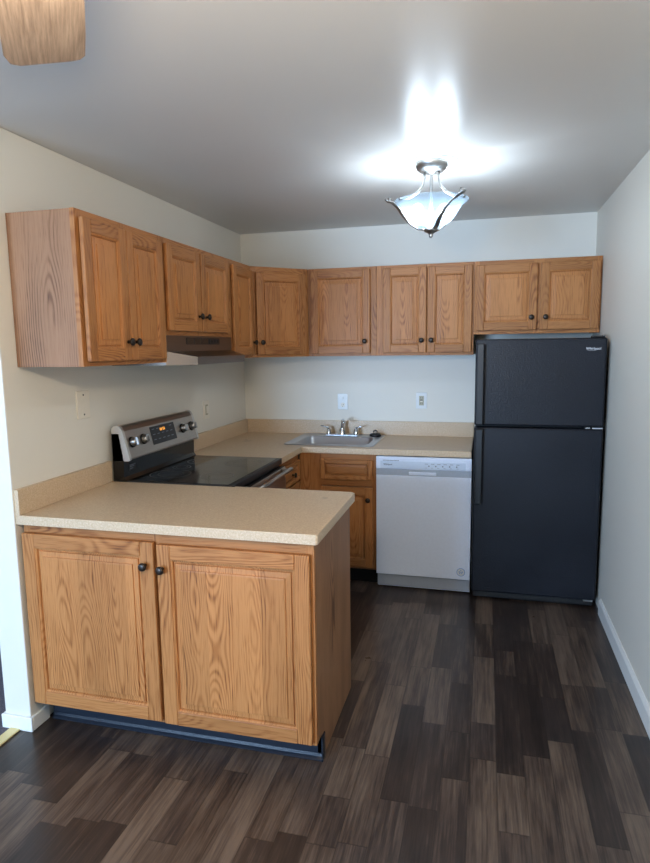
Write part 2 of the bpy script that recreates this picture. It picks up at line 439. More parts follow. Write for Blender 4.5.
# near wall (behind the camera) with a window
wx0, wx1, wz0, wz1 = -2.5, -.1, .55, 2.15
sbox('wall_near', [((XL-T, YN-T, -.05), (wx0, YN, H)), ((wx1, YN-T, -.05), (W, YN, H)), ((wx0, YN-T, -.05), (wx1, YN, wz0)), ((wx0, YN-T, wz1), (wx1, YN, H))], M['wall'])
sy0, sy1, sz0, sz1 = -3.65, -1.55, .45, 2.15
sbox('wall_far_left', [((XL-T, YN, -.05), (XL, sy0, H)), ((XL-T, sy1, -.05), (XL, 0, H)), ((XL-T, sy0, -.05), (XL, sy1, sz0)), ((XL-T, sy0, sz1), (XL, sy1, H))], M['wall'])
def window(name, axis, a0, a1, z0, z1, pos):
    r = bpy.data.objects.new(name, None); COL.objects.link(r); struct(r)
    b = MB()
    def bx(u0, u1, v0, v1, d0=0., d1=.06):
        if axis == 'x': b.box((u0, pos+d0, v0), (u1, pos+d1, v1), M['white_trim'])
        else: b.box((pos+d0, u0, v0), (pos+d1, u1, v1), M['white_trim'])
    w = .05; mid = (a0+a1)/2
    bx(a0, a0+w, z0, z1); bx(a1-w, a1, z0, z1); bx(mid-w/2, mid+w/2, z0+w, z1-w); bx(a0+w, a1-w, z0, z0+w); bx(a0+w, a1-w, z1-w, z1)
    b.build('window_frame', r)
    g = MB()
    if axis == 'x': g.box((a0+w, pos+.027, z0+w), (a1-w, pos+.033, z1-w), M['glass'])
    else: g.box((pos+.027, a0+w, z0+w), (pos+.033, a1-w, z1-w), M['glass'])
    g.build('pane', r)
window('window_1', 'x', wx0, wx1, wz0, wz1, YN-.09)
window('window_2', 'y', sy0, sy1, sz0, sz1, XL-.09)
# baseboards: a board with a thin moulded cap
def baseboard(name, pts, h=.095, t=.014):
    """pts: list of (lo,hi) rectangles in plan"""
    b = MB()
    for (x0, y0, x1, y1), c in pts:
        b.prism([(x1, 0), (x1, h), (x1-.005, h), (x1-t+.003, h-.012), (x1-t, h-.018), (x1-t, 0)], y0, y1, 1, M['white_trim'])
    return struct(b.build(name, recalc=True))
baseboard('baseboard_right', [((W-.014, YN, W, -.74), (W-.009, YN, W, -.74))])
BB = .062
b = MB()
b.box((-WT-.012, WE-.012, 0), (.012, WE, BB), M['white_trim']); b.box((0, WE, 0), (.012, -2.352, BB), M['white_trim'])
b.box((-WT-.012, WE, .004), (-WT, 0, BB), M['white_trim'])
struct(b.build('baseboard_left', bevel=.004))

# ------------------------------------------------------------------ cabinet parts
def make_knob(parent, x, y, z, k=1.):
    b = MB()
    b.lathe([(.0075*k, 0.), (.0065*k, .004), (.006*k, .012), (.010*k, .015), (.0155*k, .018), (.0165*k, .022), (.015*k, .026), (.010*k, .0285), (.004*k, .0295)], M['knob'], 20, (x, y, z), 'y')
    return b.build('knob', parent)
def panel_front(b, x0, x1, z0, z1, st=.050, rl=.050, th=.019, y=-.004, raised=True, slab=False):
    """raised panel front in the plane y (front = -y); grain up the stiles, across the rails"""
    yf = y-th
    b.box((x0, yf, z0), (x0+st, y, z1), M['oak'], 2, .004)
    b.box((x1-st, yf, z0), (x1, y, z1), M['oak'], 2, .004)
    b.box((x0+st, yf, z1-rl), (x1-st, y, z1), M['oak'], 0, .0025)
    b.box((x0+st, yf, z0), (x1-st, y, z0+rl), M['oak'], 0, .0025)
    ox0, ox1, oz0, oz1 = x0+st, x1-st, z0+rl, z1-rl
    k = min(1., min(ox1-ox0, oz1-oz0)/.16)
    rings = [(-.004, .0040), (.002*k, .0040), (.006*k, .0070), (.009*k, .0150), (.0135*k, .0150), (.015*k, .0085), (.035*k, .0072), (.0362*k, .0026), (.040*k, .0020)]
    v = []; f = []
    for ins, d in rings:
        yy = yf+d
        v += [(ox0+ins, yy, oz0+ins), (ox1-ins, yy, oz0+ins), (ox1-ins, yy, oz1-ins), (ox0+ins, yy, oz1-ins)]
    n = len(rings)
    for j in range(n-1):
        for i in range(4): f.append((4*j+i, 4*j+(i+1) % 4, 4*(j+1)+(i+1) % 4, 4*(j+1)+i))
    f.append(tuple(4*(n-1)+i for i in range(4)))
    wide = (oz1-oz0) < (ox1-ox0)*.6
    b.add(v, f, M['oak_panel'] if not wide else M['oak'], 0 if wide else 2, False, (random.uniform(0, 2), random.randint(0, 40), 1.5+3*random.randint(0, 12)))
def door(parent, x0, x1, z0, z1, kx=None, kz=None, name='door', **kw):
    b = MB(); panel_front(b, x0, x1, z0, z1, **kw)
    o = b.build(name, parent)
    if kx is not None: make_knob(o, kx, -.023, kz)
    return o
def face_frame(parent, w, z0, z1, stiles, rails, th=.019):
    b = MB()
    for a, c in stiles: b.box((a, 0, z0), (c, th, z1), M['oak'], 2, .001)
    for a, c, r0, r1 in rails: b.box((a, .0004, r0), (c, th, r1), M['oak'], 0, .0008)
    return b.build('face_frame', parent)

# --- wall cabinets: root on the lower left corner of the face, front = local -y
def wall_cabinet(label, loc, rz, w, h, d, doors, stiles, left_panel=False, group='oak wall cabinets', plan=None):
    r = thing('wall_cabinet', label, 'cabinet', loc, rz, group)
    b = MB()
    if plan: b.prism(plan, .002, h-.002, 2, M['veneer'])
    else:
        t = .016
        b.box((.001, .019, 0), (t, d, h-.001), M['veneer'], 2); b.box((w-t, .019, 0), (w-.001, d, h-.001), M['veneer'], 2)
        b.box((t, .019, .012), (w-t, d, h-.002), M['veneer'], 0)
    b.build('body', r, recalc=bool(plan))
    face_frame(r, w, 0, h, stiles, [(0.+.02, w-.02, 0, .04), (0.+.02, w-.02, h-.035, h)])
    for (x0, x1, z0, z1, kx, kz) in doors: door(r, x0, x1, z0, z1, kx, kz)
    return r
FX = .3015   # face plane of the uppers
hU = TOP-BOT
# left wall run (local x runs away from the camera, rotated 90 degrees)
def left_uppers():
    y0 = -2.3684; Y = lambda y: y-y0
    wall_cabinet('oak wall cabinet with two tall doors nearest the peninsula, plain side panel showing', (FX, y0, BOT), PI/2, .6376, hU, FX-.002,
        [(Y(-2.350), Y(-2.0655), .018, .556, Y(-2.090), .095), (Y(-2.0605), Y(-1.765), .018, .556, Y(-2.035), .095)],
        [(0, .04), (.6376-.035, .6376), (Y(-2.083), Y(-2.043))])
    y1 = -1.7306; Y2 = lambda y: y-y1; zb = 1.622
    wall_cabinet('short oak wall cabinet with two doors directly above the range hood', (FX, y1, zb), PI/2, .7914, TOP-zb, FX-.002,
        [(Y2(-1.722), Y2(-1.377), .022, TOP-zb-.028, Y2(-1.410), .100), (Y2(-1.362), Y2(-1.0), .022, TOP-zb-.028, Y2(-1.325), .100)],
        [(0, .03), (.7914-.06, .7914), (Y2(-1.39), Y2(-1.35))])
    y2 = -.9390; Y3 = lambda y: y-y2
    wall_cabinet('narrow oak wall cabinet with one door between hood cabinet and corner', (FX, y2, BOT), PI/2, .3380, hU, FX-.002,
        [(Y3(-.930), Y3(-.607), .018, .556, Y3(-.632), .098)], [(0, .035), (.3380-.03, .3380)])
left_uppers()
# diagonal corner cabinet
cx0, cy0, cx1, cy1 = FX, -.600, .6010, FX and -.3015
ang = math.atan2(cy1-cy0, cx1-cx0); wd = math.hypot(cx1-cx0, cy1-cy0)
def corner_plan():
    ca, sa = math.cos(-ang), math.sin(-ang); out = []
    for (x, y) in ((cx0+.002, cy0+.019), (cx1-.019, cy1-.002+.0), (cx1-.001, cy1+.001), (cx1-.001, -.002), (.002, -.002), (.002, cy0+.001), (cx0-.015, cy0+.001)):
        dx, dy = x-cx0, y-cy0; out.append((dx*ca-dy*sa, dx*sa+dy*ca))
    # the first two points follow the face frame's back
    out[0] = (.012, .0195); out[1] = (wd-.012, .0195)
    return out
wall_cabinet('oak corner wall cabinet with one door set at an angle', (cx0, cy0, BOT), ang, wd, hU, .3,
    [(.030, wd-.030, .018, .548, .060, .098)], [(0, .04), (wd-.04, wd)], plan=corner_plan())
# back wall run
xA = .603; xB = 1.7038; xM = 1.0735
wall_cabinet('oak wall cabinet with one wide door above the sink', (xA, -FX, BOT), 0, xM-xA, hU, FX-.002,
    [(.022, 1.032-xA, .018, .568, .998-xA, .098)], [(0, .04), (1.01-xA, xM-xA)])
wall_cabinet('oak wall cabinet with two doors above the dishwasher, beside the fridge', (xM+.001, -FX, BOT), 0, xB-xM-.001, hU, FX-.002,
    [(1.118-xM, 1.402-xM, .018, .566, 1.373-xM, .098), (1.408-xM, 1.690-xM, .018, .566, 1.436-xM, .098)], [(0, .065), (xB-xM-.035, xB-xM-.001), (1.385-xM, 1.425-xM)])
xE = 2.4535; zf = 1.6218
wall_cabinet('short wide oak wall cabinet with two doors over the black fridge', (xB+.001, -FX, zf), 0, xE-xB-.001, TOP-zf, FX-.002,
    [(1.714-xB, 2.083-xB, .024, TOP-zf-.026, 2.050-xB, .100), (2.101-xB, 2.442-xB, .024, TOP-zf-.026, 2.134-xB, .100)], [(0, .03), (xE-xB-.03, xE-xB-.001), (2.06-xB, 2.12-xB)])

# ------------------------------------------------------------------ peninsula cabinet and its worktop
px0, px1 = .014, 1.2159; PYF, PYB = -2.4185, -1.8304
r = thing('base_cabinet', 'oak peninsula base cabinet with two large doors facing the viewer', 'cabinet', (px0, PYF, 0), 0)
pw = px1-px0; pd = PYB-PYF
b = MB()
b.box((.001, .019, .106), (.018, pd, .875), M['veneer'], 2)
b.prism([(.019, .106), (.0726, .106), (.0726, .002), (pd, .002), (pd, .875), (.019, .875)], pw-.018, pw-.0005, 0, M['veneer'], 2)
b.box((.018, .019, .108), (pw-.018, pd-.001, .875), M['veneer'], 0)
b.build('body', r)
face_frame(r, pw, .106, .875, [(0, .03), (pw-.03, pw), (.575, .612)], [(.02, pw-.02, .106, .14), (.02, pw-.02, .83, .875)])
door(r, .004, .5835, .122, .842, .548, .752, st=.056, rl=.056)
door(r, .597, 1.190, .118, .836, .620, .744, st=.056, rl=.056)
b = MB()
b.prism([(.0726, .0), (.0726, .106), (.078, .106), (.078, 0)], .012, pw-.0005, 0, M['vinyl_black'])
b.prism([(.0726, .0), (.0600, .002), (.0600, .006), (.0690, .014), (.0715, .026), (.0726, .026)], .012, pw+.006, 0, M['vinyl_black'])
b.box((pw-.0002, .060, 0), (pw+.004, .100, .100), M['vinyl_black'])
b.build('toe_kick', r, label='black vinyl cove base strip', recalc=True)

def worktop(label, cat='countertop'):
    return thing('countertop', label, cat, (0, 0, 0))
r = thing('countertop', 'beige speckled laminate countertop with low backsplash on the peninsula', 'countertop', (0, 0, .8765))
b = MB()
e = .018
b.prism([(.001, -2.443), (1.2352-.006, -2.443), (1.2352, -2.443+.006), (1.2352, -1.7948-e), (1.2352-e, -1.7948), (.66, -1.7948), (.66, -1.806), (.001, -1.806)], 0, .0375, 2, M['laminate'])
b.build('slab', r, bevel=.0015, recalc=True)
b = MB(); b.box((.001, -2.443, .0376), (.021, -1.809, .1395), M['laminate'], 2, .0015); b.build('backsplash', r)

# ------------------------------------------------------------------ corner worktop with sink cut-out
r = thing('countertop', 'beige speckled laminate corner countertop around the sink with low backsplash', 'countertop', (0, 0, .8765))
hx0, hx1, hy0, hy1 = .520, 1.060, -.534, -.135
b = MB()
b.slab([.001, hx0, .635, hx1, 1.7106], [-1.047, -.635, hy0, hy1, -.001], lambda x, y: (x < .635 if y < -.635 else True) and not (hx0 < x < hx1 and hy0 < y < hy1), 0, .0375, M['laminate'])
b.build('slab', r, bevel=.0015)
b = MB()
b.box((.022, -.021, .0376), (1.7106, -.001, .1395), M['laminate'], 0, .0015)
b.box((.001, -1.047, .0376), (.021, -.001, .1395), M['laminate'], 2, .0015)
b.build('backsplash', r)

# ------------------------------------------------------------------ sink, faucet, stopper
r = thing('kitchen_sink', 'stainless steel drop-in sink with one bowl in corner countertop', 'sink', (0, 0, .9145))
def rrect(x0, x1, y0, y1, rad, n=5):
    out = []
    for cx, cy, a in ((x1-rad, y1-rad, 0), (x0+rad, y1-rad, PI/2), (x0+rad, y0+rad, PI), (x1-rad, y0+rad, 3*PI/2)):
        for i in range(n+1):
            t = a+PI/2*i/n; out.append((cx+rad*math.cos(t), cy+rad*math.sin(t)))
    return out
b = MB()
lv = [(rrect(.484, 1.094, -.566, -.032, .03), .0), (rrect(.486, 1.092, -.564, -.034, .03), .005), (rrect(.496, 1.082, -.554, -.044, .028), .0045), (rrect(.499, 1.079, -.551, -.047, .028), .003),
      (rrect(.534, 1.046, -.520, -.152, .06), .003), (rrect(.540, 1.040, -.514, -.158, .058), -.003), (rrect(.556, 1.024, -.498, -.170, .05), -.135), (rrect(.590, .990, -.465, -.200, .045), -.150)]
v = []; f = []; nn = len(lv[0][0])
for pts, z in lv: v += [(x, y, z) for x, y in pts]
for j in range(len(lv)-1):
    for i in range(nn): f.append((j*nn+i, j*nn+(i+1) % nn, (j+1)*nn+(i+1) % nn, (j+1)*nn+i))
f.append(tuple(range((len(lv)-1)*nn, len(lv)*nn)))
b.add(v, f, M['sink_steel'], 2, True, (0, 0, 0))
o = b.build('basin', r)
b = MB(); b.lathe([(.004, 0), (.020, .0005), (.040, .002), (.043, .001), (.043, -.001)], M['chrome'], 24, (.790, -.33, -.1485)); b.build('drain', r)

r = thing('faucet', 'chrome two-handle faucet standing at the back of the sink', 'faucet', (.784, -.096, .9178))
b = MB()
b.box((-.118, -.026, 0), (.118, .026, .012), M['chrome'], 2, .006); b.lathe([(.028, .0), (.024, .02), (.020, .035), (.018, .045)], M['chrome'], 20, (0, 0, .010))
b.build('body', r)
b = MB()
b.tube([(0, 0, .04), (0, 0, .068), (.004, -.008, .095), (.010, -.028, .113), (.022, -.062, .118), (.034, -.100, .110), (.037, -.108, .100)], [.0120, .0110, .0100, .0095, .0090, .0088, .0088], M['chrome'], 14)
b.build('spout', r)
for sx in (-1, 1):
    b = MB()
    b.lathe([(.020, .010), (.018, .025), (.014, .038), (.012, .046)], M['chrome'], 18, (sx*.100, 0, 0))
    b.tube([(sx*.100, 0, .046), (sx*.105, -.002, .056), (sx*.128, -.008, .064), (sx*.158, -.014, .070)], [.009, .007, .0045, .0038], M['chrome'], 10)
    b.build('handle', r)
r = thing('sink_stopper', 'black rubber sink stopper lying on the rear corner of the sink', 'sink stopper', (1.030, -.110, .9178))
b = MB(); b.lathe([(.034, .0), (.042, .004), (.042, .014), (.034, .020), (.012, .022)], M['black_plastic'], 24); b.build('disc', r)
b = MB(); b.tube([(-.012, 0, .021), (-.014, 0, .036), (.0, 0, .043), (.014, 0, .036), (.012, 0, .021)], .005, M['black_plastic'], 8)
b.build('grip', r)

# ------------------------------------------------------------------ base cabinets of the corner
r = thing('base_cabinet', 'oak sink base cabinet with false drawer and single door beside dishwasher', 'cabinet', (.614, -.612, 0), 0)
w = 1.1235-.614
b = MB()
b.box((.001, .019, .105), (w, .590, .68), M['veneer'], 2); b.box((w-.016, .019, .68), (w, .590, .8755), M['veneer'], 2); b.box((-.590, .07, .105), (.0, .590, .68), M['veneer'], 2)
b.build('body', r)
face_frame(r, w, .118, .8755, [(0, .15), (w-.03, w)], [(.14, w-.02, .118, .15), (.14, w-.02, .665, .705), (.14, w-.02, .835, .8755)])
door(r, .145, .488, .134, .660, .460, .583)
door(r, .145, .488, .708, .838, name='drawer_front', st=.03, rl=.026)
b = MB(); b.box((.03, .075, 0), (w, .085, .1175), M['black_plastic']); b.build('toe_kick', r)

r = thing('drawer_cabinet', 'narrow oak drawer base cabinet between the range and the corner', 'cabinet', (.612, -1.046, 0), PI/2)
w = 1.046-.637
b = MB(); b.box((.001, .019, .105), (w, .590, .8755), M['veneer'], 2); b.build('body', r)
face_frame(r, w, .118, .8755, [(0, .02), (w-.035, w)], [(.01, w-.02, .118, .15), (.01, w-.02, .835, .8755), (.01, w-.02, .66, .70)])
for z0, z1 in ((.708, .838), (.430, .695), (.134, .418)):
    door(r, .010, w-.030, z0, z1, (w-.02)/2+.015, (z0+z1)/2-.004, name='drawer', st=.03, rl=.026 if z1-z0 < .2 else .04)
b = MB(); b.box((.0, .075, 0), (w-.06, .085, .1175), M['black_plastic']); b.build('toe_kick', r)

# ------------------------------------------------------------------ dishwasher
r = thing('dishwasher', 'white built-in dishwasher between sink cabinet and black fridge', 'dishwasher', (1.1275, -.644, 0))
w = 1.7193-1.1275-.004
b = MB(); b.box((.004, .03, .02), (w-.004, .60, .868), M['dw_grey']); b.build('body', r)
b = MB(); b.box((0, 0, .102), (w, .032, .752), M['dw'], 2, .004); d_ = b.build('door', r)
b = MB()
b.box((0, -.003, .792), (w, .032, .871), M['dw'], 2, .004)
b.box((0, .004, .7525), (w, .032, .7915), M['dw_grey'], 2, .001)
b.box((.205, -.004, .757), (.375, .006, .777), M['dw'], 2, .004)
cp = b.build('control_panel', r)
b = MB(); b.box((.028, -.0045, .797), (w-.035, -.0028, .843), M['dw_panel'], 2, .0006)
b.build('control_strip', cp, label='pale blue-grey control strip')
b = MB()
for i in range(12): b.box((.045+i*.0085, -.0052, .846), (.0505+i*.0085, -.0025, .849), M['dark_slot'])
b.build('vent_slots', cp)
text('logo', 'Whirlpool', .013, (.075, -.0048, .822), (PI/2, 0, 0), M['print_grey'], cp, bold=.0004)
b = MB()
for i in range(6):
    b.box((.305+i*.038, -.0054, .830), (.325+i*.038, -.0044, .8325), M['print_grey']); b.box((.305+i*.038, -.0054, .806), (.318+i*.038, -.0044, .8078), M['print_grey'])
for i in range(5): b.lathe([(.0045, .0), (.0045, .0009)], M['print_grey'], 12, (.330+i*.042, -.0044, .8185), 'y')
b.build('printed_marking', cp)
b = MB(); b.box((.004, .045, .008), (w, .060, .099), M['dw'], 2, .002); b.build('kick_plate', r)
b = MB(); b.lathe([(.026, 0), (.026, .0006)], M['print_blue'], 32, (w-.055, -.0002, .152), 'y'); st = b.build('sticker', d_, label='round white and blue sticker')
b = MB(); b.lathe([(.0225, 0), (.0225, .0009)], M['white_plastic'], 32, (w-.055, -.0003, .152), 'y')
for i in range(5):
    a = PI/2+i*2*PI/5; b.box((w-.055+.010*math.cos(a)-.003, -.0020, .152+.010*math.sin(a)-.003), (w-.055+.010*math.cos(a)+.003, -.0011, .152+.010*math.sin(a)+.003), M['print_blue'])
b.box((w-.069, -.0020, .1505), (w-.041, -.0011, .1535), M['print_blue'])
b.build('sticker_print', d_)

# ------------------------------------------------------------------ fridge
r = thing('refrigerator', 'black top-freezer refrigerator standing against the right wall', 'refrigerator', (1.7255, -.705, 0))
w = 2.4322-1.7255
b = MB(); b.box((.006, .085, .045), (w-.006, .670, 1.572), M['fridge'], 2, .004); b.build('body', r)
b = MB(); b.box((0, 0, 1.0865), (w, .075, 1.587), M['fridge'], 2, .009); fz = b.build('freezer_door', r)
b = MB(); b.box((0, 0, .062), (w, .075, 1.0745), M['fridge'], 2, .009); fr = b.build('door', r)
b = MB(); b.box((.012, .077, .07), (w-.012, .084, 1.57), M['dark_slot']); b.build('gasket', r)
def fr_handle(parent, z0, z1):
    b = MB()
    b.box((.008, -.040, z0), (.050, -.022, z1), M['black_plastic'], 2, .006)
    b.box((.012, -.024, z0+.004), (.046, .002, z0+.034), M['black_plastic'], 2, .003); b.box((.012, -.024, z1-.034), (.046, .002, z1-.004), M['black_plastic'], 2, .003)
    b.build('handle', parent)
fr_handle(fz, 1.092, 1.560); fr_handle(fr, .615, 1.068)
text('logo', 'Whirlpool', .0185, (w-.070, -.0008, 1.5265), (PI/2, 0, 0), M['logo'], fz, .0008, 'small silver lettering', .0002)
b = MB(); b.tube([(w-.103, -.0012, 1.519), (w-.085, -.0012, 1.5155), (w-.065, -.0012, 1.5165), (w-.045, -.0012, 1.522)], .0007, M['logo'], 6); b.build('logo_swoosh', fz)
b = MB(); b.box((w-.095, -.002, 1.0760), (w-.070, .06, 1.0850), M['nickel'], 2, .001); b.box((w-.060, -.004, 1.0762), (w-.004, .06, 1.0840), M['chrome'], 2, .001)
b.build('hinge', r, label='bright metal centre hinge')
b = MB(); b.box((w-.075, .005, 1.5875), (w-.012, .09, 1.597), M['black_plastic'], 2, .003); b.lathe([(.009, 0), (.009, .012), (.005, .015)], M['chrome'], 16, (w-.016, .020, 1.588)); b.build('hinge', r)
b = MB()
b.box((.008, .045, .012), (w-.008, .075, .058), M['black_plastic'], 2, .003)
for i in range(14): b.box((.05+i*.044, .0435, .024), (.082+i*.044, .046, .046), M['dark_slot'])
b.build('kick_grille', r)
b = MB(); b.box((w-.062, .020, .0605-.015), (w-.010, .055, .061), M['nickel'], 2, .002); b.build('hinge', r, label='bright metal lower hinge')
for x in (.05, w-.05):
    for y in (.11, .62):
        b = MB(); b.lathe([(.018, 0), (.018, .046)], M['black_plastic'], 14, (x, y, 0)); b.build('foot', r)

# ------------------------------------------------------------------ range
r = thing('kitchen_range', 'stainless and black glass-top electric range between the two countertops', 'range', (0.022, -1.803, 0), PI/2)
# local x = along the wall (away from the camera), front = -y ; wall is at local y = 0.022
RW = .753
FY = -.613     # front of the body, world x = .635
b = MB(); b.box((.003, FY+.01, .03), (RW-.003, 0, .895), M['black_plastic']); b.build('body', r)
b = MB()
b.box((0, FY-.006, .880), (RW, -.035, .9155), M['black_plastic'], 0, .004)
b.box((.018, FY+.012, .9150), (RW-.018, -.060, .9175), M['glass_top'], 0, .001)
ct = b.build('cooktop', r)
def ring(b, cx, cy, ro, ri, z, mat, n=40):
    v = [(cx+q*math.cos(2*PI*i/n), cy+q*math.sin(2*PI*i/n), z) for q in (ro, ri) for i in range(n)]
    b.add(v, [(i, (i+1) % n, n+(i+1) % n, n+i) for i in range(n)], mat, 2, False, (0, 0, 0))
for (cx, cy, q) in ((.20, -.46, .085), (.56, -.46, .105), (.20, -.20, .105), (.56, -.20, .08), (.38, -.17, .05)):
    b = MB(); ring(b, cx, cy, q, q-.0035, .9180, M['ring_grey']); ring(b, cx, cy, q*.62, q*.62-.002, .9180, M['ring_grey']); b.build('burner_ring', ct)
# backguard: black glass riser below, sloped stainless control panel above
b = MB()
b.prism([(.0, .90), (.0, 1.150), (-.040, 1.150), (-.060, 1.02), (-.058, .935), (-.070, .9165), (-.060, .90)], .0, RW, 0, M['gloss_black'])
b.build('backguard', r, recalc=True)
prof = [(-.004, 1.030), (-.002, 1.168), (-.010, 1.180), (-.024, 1.187), (-.038, 1.186), (-.050, 1.178), (-.060, 1.160), (-.092, 1.030), (-.092, 1.022), (-.084, 1.018), (-.010, 1.018)]
b = MB(); b.prism(prof, .016, RW-.016, 0, M['steel']); cp = b.build('control_panel', r, recalc=True)
prof2 = [(-.050+(y+.050)*1.05, 1.1+(z-1.1)*1.035) for y, z in prof]
for xa in (0., RW-.018):
    b = MB(); b.prism(prof2, xa, xa+.018, 0, M['end_cap']); b.build('end_cap', cp, label='bright silver end cap', recalc=True)
# things on the sloped face: direction of the face
f0 = Vector((0, -.060, 1.160)); f1 = Vector((0, -.092, 1.030)); down = (f1-f0).normalized(); nrm = Vector((0, -abs(down.z), -down.y*-1)).normalized()
nrm = Vector((0, down.z, -down.y)); nrm = nrm if nrm.y < 0 else -nrm
def on_face(x, s, out=0.): return Vector((x, 0, 0))+f0+down*s+nrm*out
def face_quad(b, x0, x1, s0, s1, out, mat):
    v = [on_face(x0, s0, out), on_face(x1, s0, out), on_face(x1, s1, out), on_face(x0, s1, out)]+[on_face(x0, s0, 0), on_face(x1, s0, 0), on_face(x1, s1, 0), on_face(x0, s1, 0)]
    b.add(v, [(0, 3, 2, 1), (0, 1, 5, 4), (1, 2, 6, 5), (2, 3, 7, 6), (3, 0, 4, 7)], mat, 2, False, (0, 0, 0))
b = MB(); face_quad(b, .245, .500, .010, .105, .0015, M['black_plastic']); dsp = b.build('display', cp, label='black display with buttons', recalc=True)
b = MB(); 
for i, x in enumerate((.343, .356, .373, .386)):
    face_quad(b, x, x+.006, .025, .040, .0022, M['digit'])
b.build('clock_digits', dsp, label='orange clock digits', recalc=True)
b = MB()
for i in range(5):
    for j in range(3):
        if j == 0 and 1 < i < 4: continue
        face_quad(b, .262+i*.046, .286+i*.046, .022+j*.028, .026+j*.028, .0022, M['print_grey'])
b.build('printed_marking', dsp, recalc=True)
for x in (.060, .165, .588, .693):
    rot = Vector((0, -1, 0)).rotation_difference(nrm).to_matrix()
    b = MB()
    def lathe_n(prof_, mat, seg=24):
        v = []; f = []
        c = on_face(x, .060, 0)
        for q, h in prof_:
            for i in range(seg): v.append(tuple(c+rot @ Vector((q*math.cos(2*PI*i/seg), -h, q*math.sin(2*PI*i/seg)))))
        for j in range(len(prof_)-1):
            for i in range(seg): f.append((j*seg+i, (j+1)*seg+i, (j+1)*seg+(i+1) % seg, j*seg+(i+1) % seg))
        f.append(tuple(range((len(prof_)-1)*seg, len(prof_)*seg)))
        b.add(v, f, mat, 2, True, (0, 0, 0))
    lathe_n([(.027, 0), (.027, .005), (.022, .006)], M['black_plastic'])
    lathe_n([(.022, .006), (.022, .014), (.0195, .026), (.017, .028)], M['nickel'])
    v = []
    c = on_face(x, .060, .026)
    for sx_ in (-.006, .006):
        for sz_ in (-.019, .019):
            for h in (0, .012): v.append(tuple(c+rot @ Vector((sx_*(1-.2*(h > 0)), -h, sz_*(1-.1*(h > 0))))))
    b.add(v, [(0, 1, 3, 2), (4, 6, 7, 5), (0, 4, 5, 1), (2, 3, 7, 6), (1, 5, 7, 3), (0, 2, 6, 4)], M['nickel'], 2, False, (0, 0, 0))
    b.build('knob', cp, recalc=True)
b = MB(); b.box((.045, -.0615, .960), (.105, -.0585, .992), M['dark_slot']); 
for i, z in enumerate((.985, .978, .968)): b.box((.050, -.0622, z), (.100-(.012*i), -.0612, z+.0028), M['print_grey'])
b.build('rating_label', r, label='small grey printed label')
# oven door with bar handle, drawer below
b = MB()
b.box((.004, FY-.030, .245), (RW-.004, FY+.008, .868), M['steel'], 2, .006); b.box((.10, FY-.0315, .36), (RW-.10, FY-.028, .70), M['glass_top'], 2, .001)
b.box((.02, FY-.024, .868), (RW-.02, FY-.004, .872), M['black_plastic'])
dr = b.build('oven_door', r)
b = MB()
b.tube([(.05, FY-.078, .862), (RW-.05, FY-.078, .862)], .0125, M['steel'], 16)
for x in (.085, RW-.085): b.box((x-.012, FY-.075, .850), (x+.012, FY-.028, .870), M['steel'], 2, .003)
b.build('handle', dr)
b = MB(); b.box((.004, FY-.028, .055), (RW-.004, FY+.008, .238), M['steel'], 2, .006); b.build('storage_drawer', r)
b = MB(); b.box((.02, FY+.012, 0), (RW-.02, -.03, .03), M['black_plastic']); b.build('base', r)

# ------------------------------------------------------------------ range hood
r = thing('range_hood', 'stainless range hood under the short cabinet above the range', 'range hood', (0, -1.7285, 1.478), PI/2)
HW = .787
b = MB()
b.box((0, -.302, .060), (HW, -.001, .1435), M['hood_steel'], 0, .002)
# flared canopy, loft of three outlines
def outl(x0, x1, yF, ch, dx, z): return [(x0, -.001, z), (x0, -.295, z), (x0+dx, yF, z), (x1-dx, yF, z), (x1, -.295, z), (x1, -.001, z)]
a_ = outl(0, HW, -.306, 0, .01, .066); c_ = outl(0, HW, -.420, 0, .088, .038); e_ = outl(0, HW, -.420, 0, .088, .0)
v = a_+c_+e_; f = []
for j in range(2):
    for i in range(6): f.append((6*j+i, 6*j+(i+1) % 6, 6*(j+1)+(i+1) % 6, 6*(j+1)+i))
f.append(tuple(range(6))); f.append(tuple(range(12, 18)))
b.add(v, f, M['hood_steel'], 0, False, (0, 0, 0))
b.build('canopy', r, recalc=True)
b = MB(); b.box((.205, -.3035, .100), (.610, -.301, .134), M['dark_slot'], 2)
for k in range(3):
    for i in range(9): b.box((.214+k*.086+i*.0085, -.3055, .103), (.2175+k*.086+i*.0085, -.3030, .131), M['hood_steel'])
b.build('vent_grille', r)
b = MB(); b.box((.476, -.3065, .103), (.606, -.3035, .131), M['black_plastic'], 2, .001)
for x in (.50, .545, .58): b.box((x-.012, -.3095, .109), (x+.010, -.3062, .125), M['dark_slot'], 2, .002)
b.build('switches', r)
b = MB(); b.box((.12, -.36, -.003), (HW-.12, -.06, .0), M['dark_slot']); b.build('filter', r)

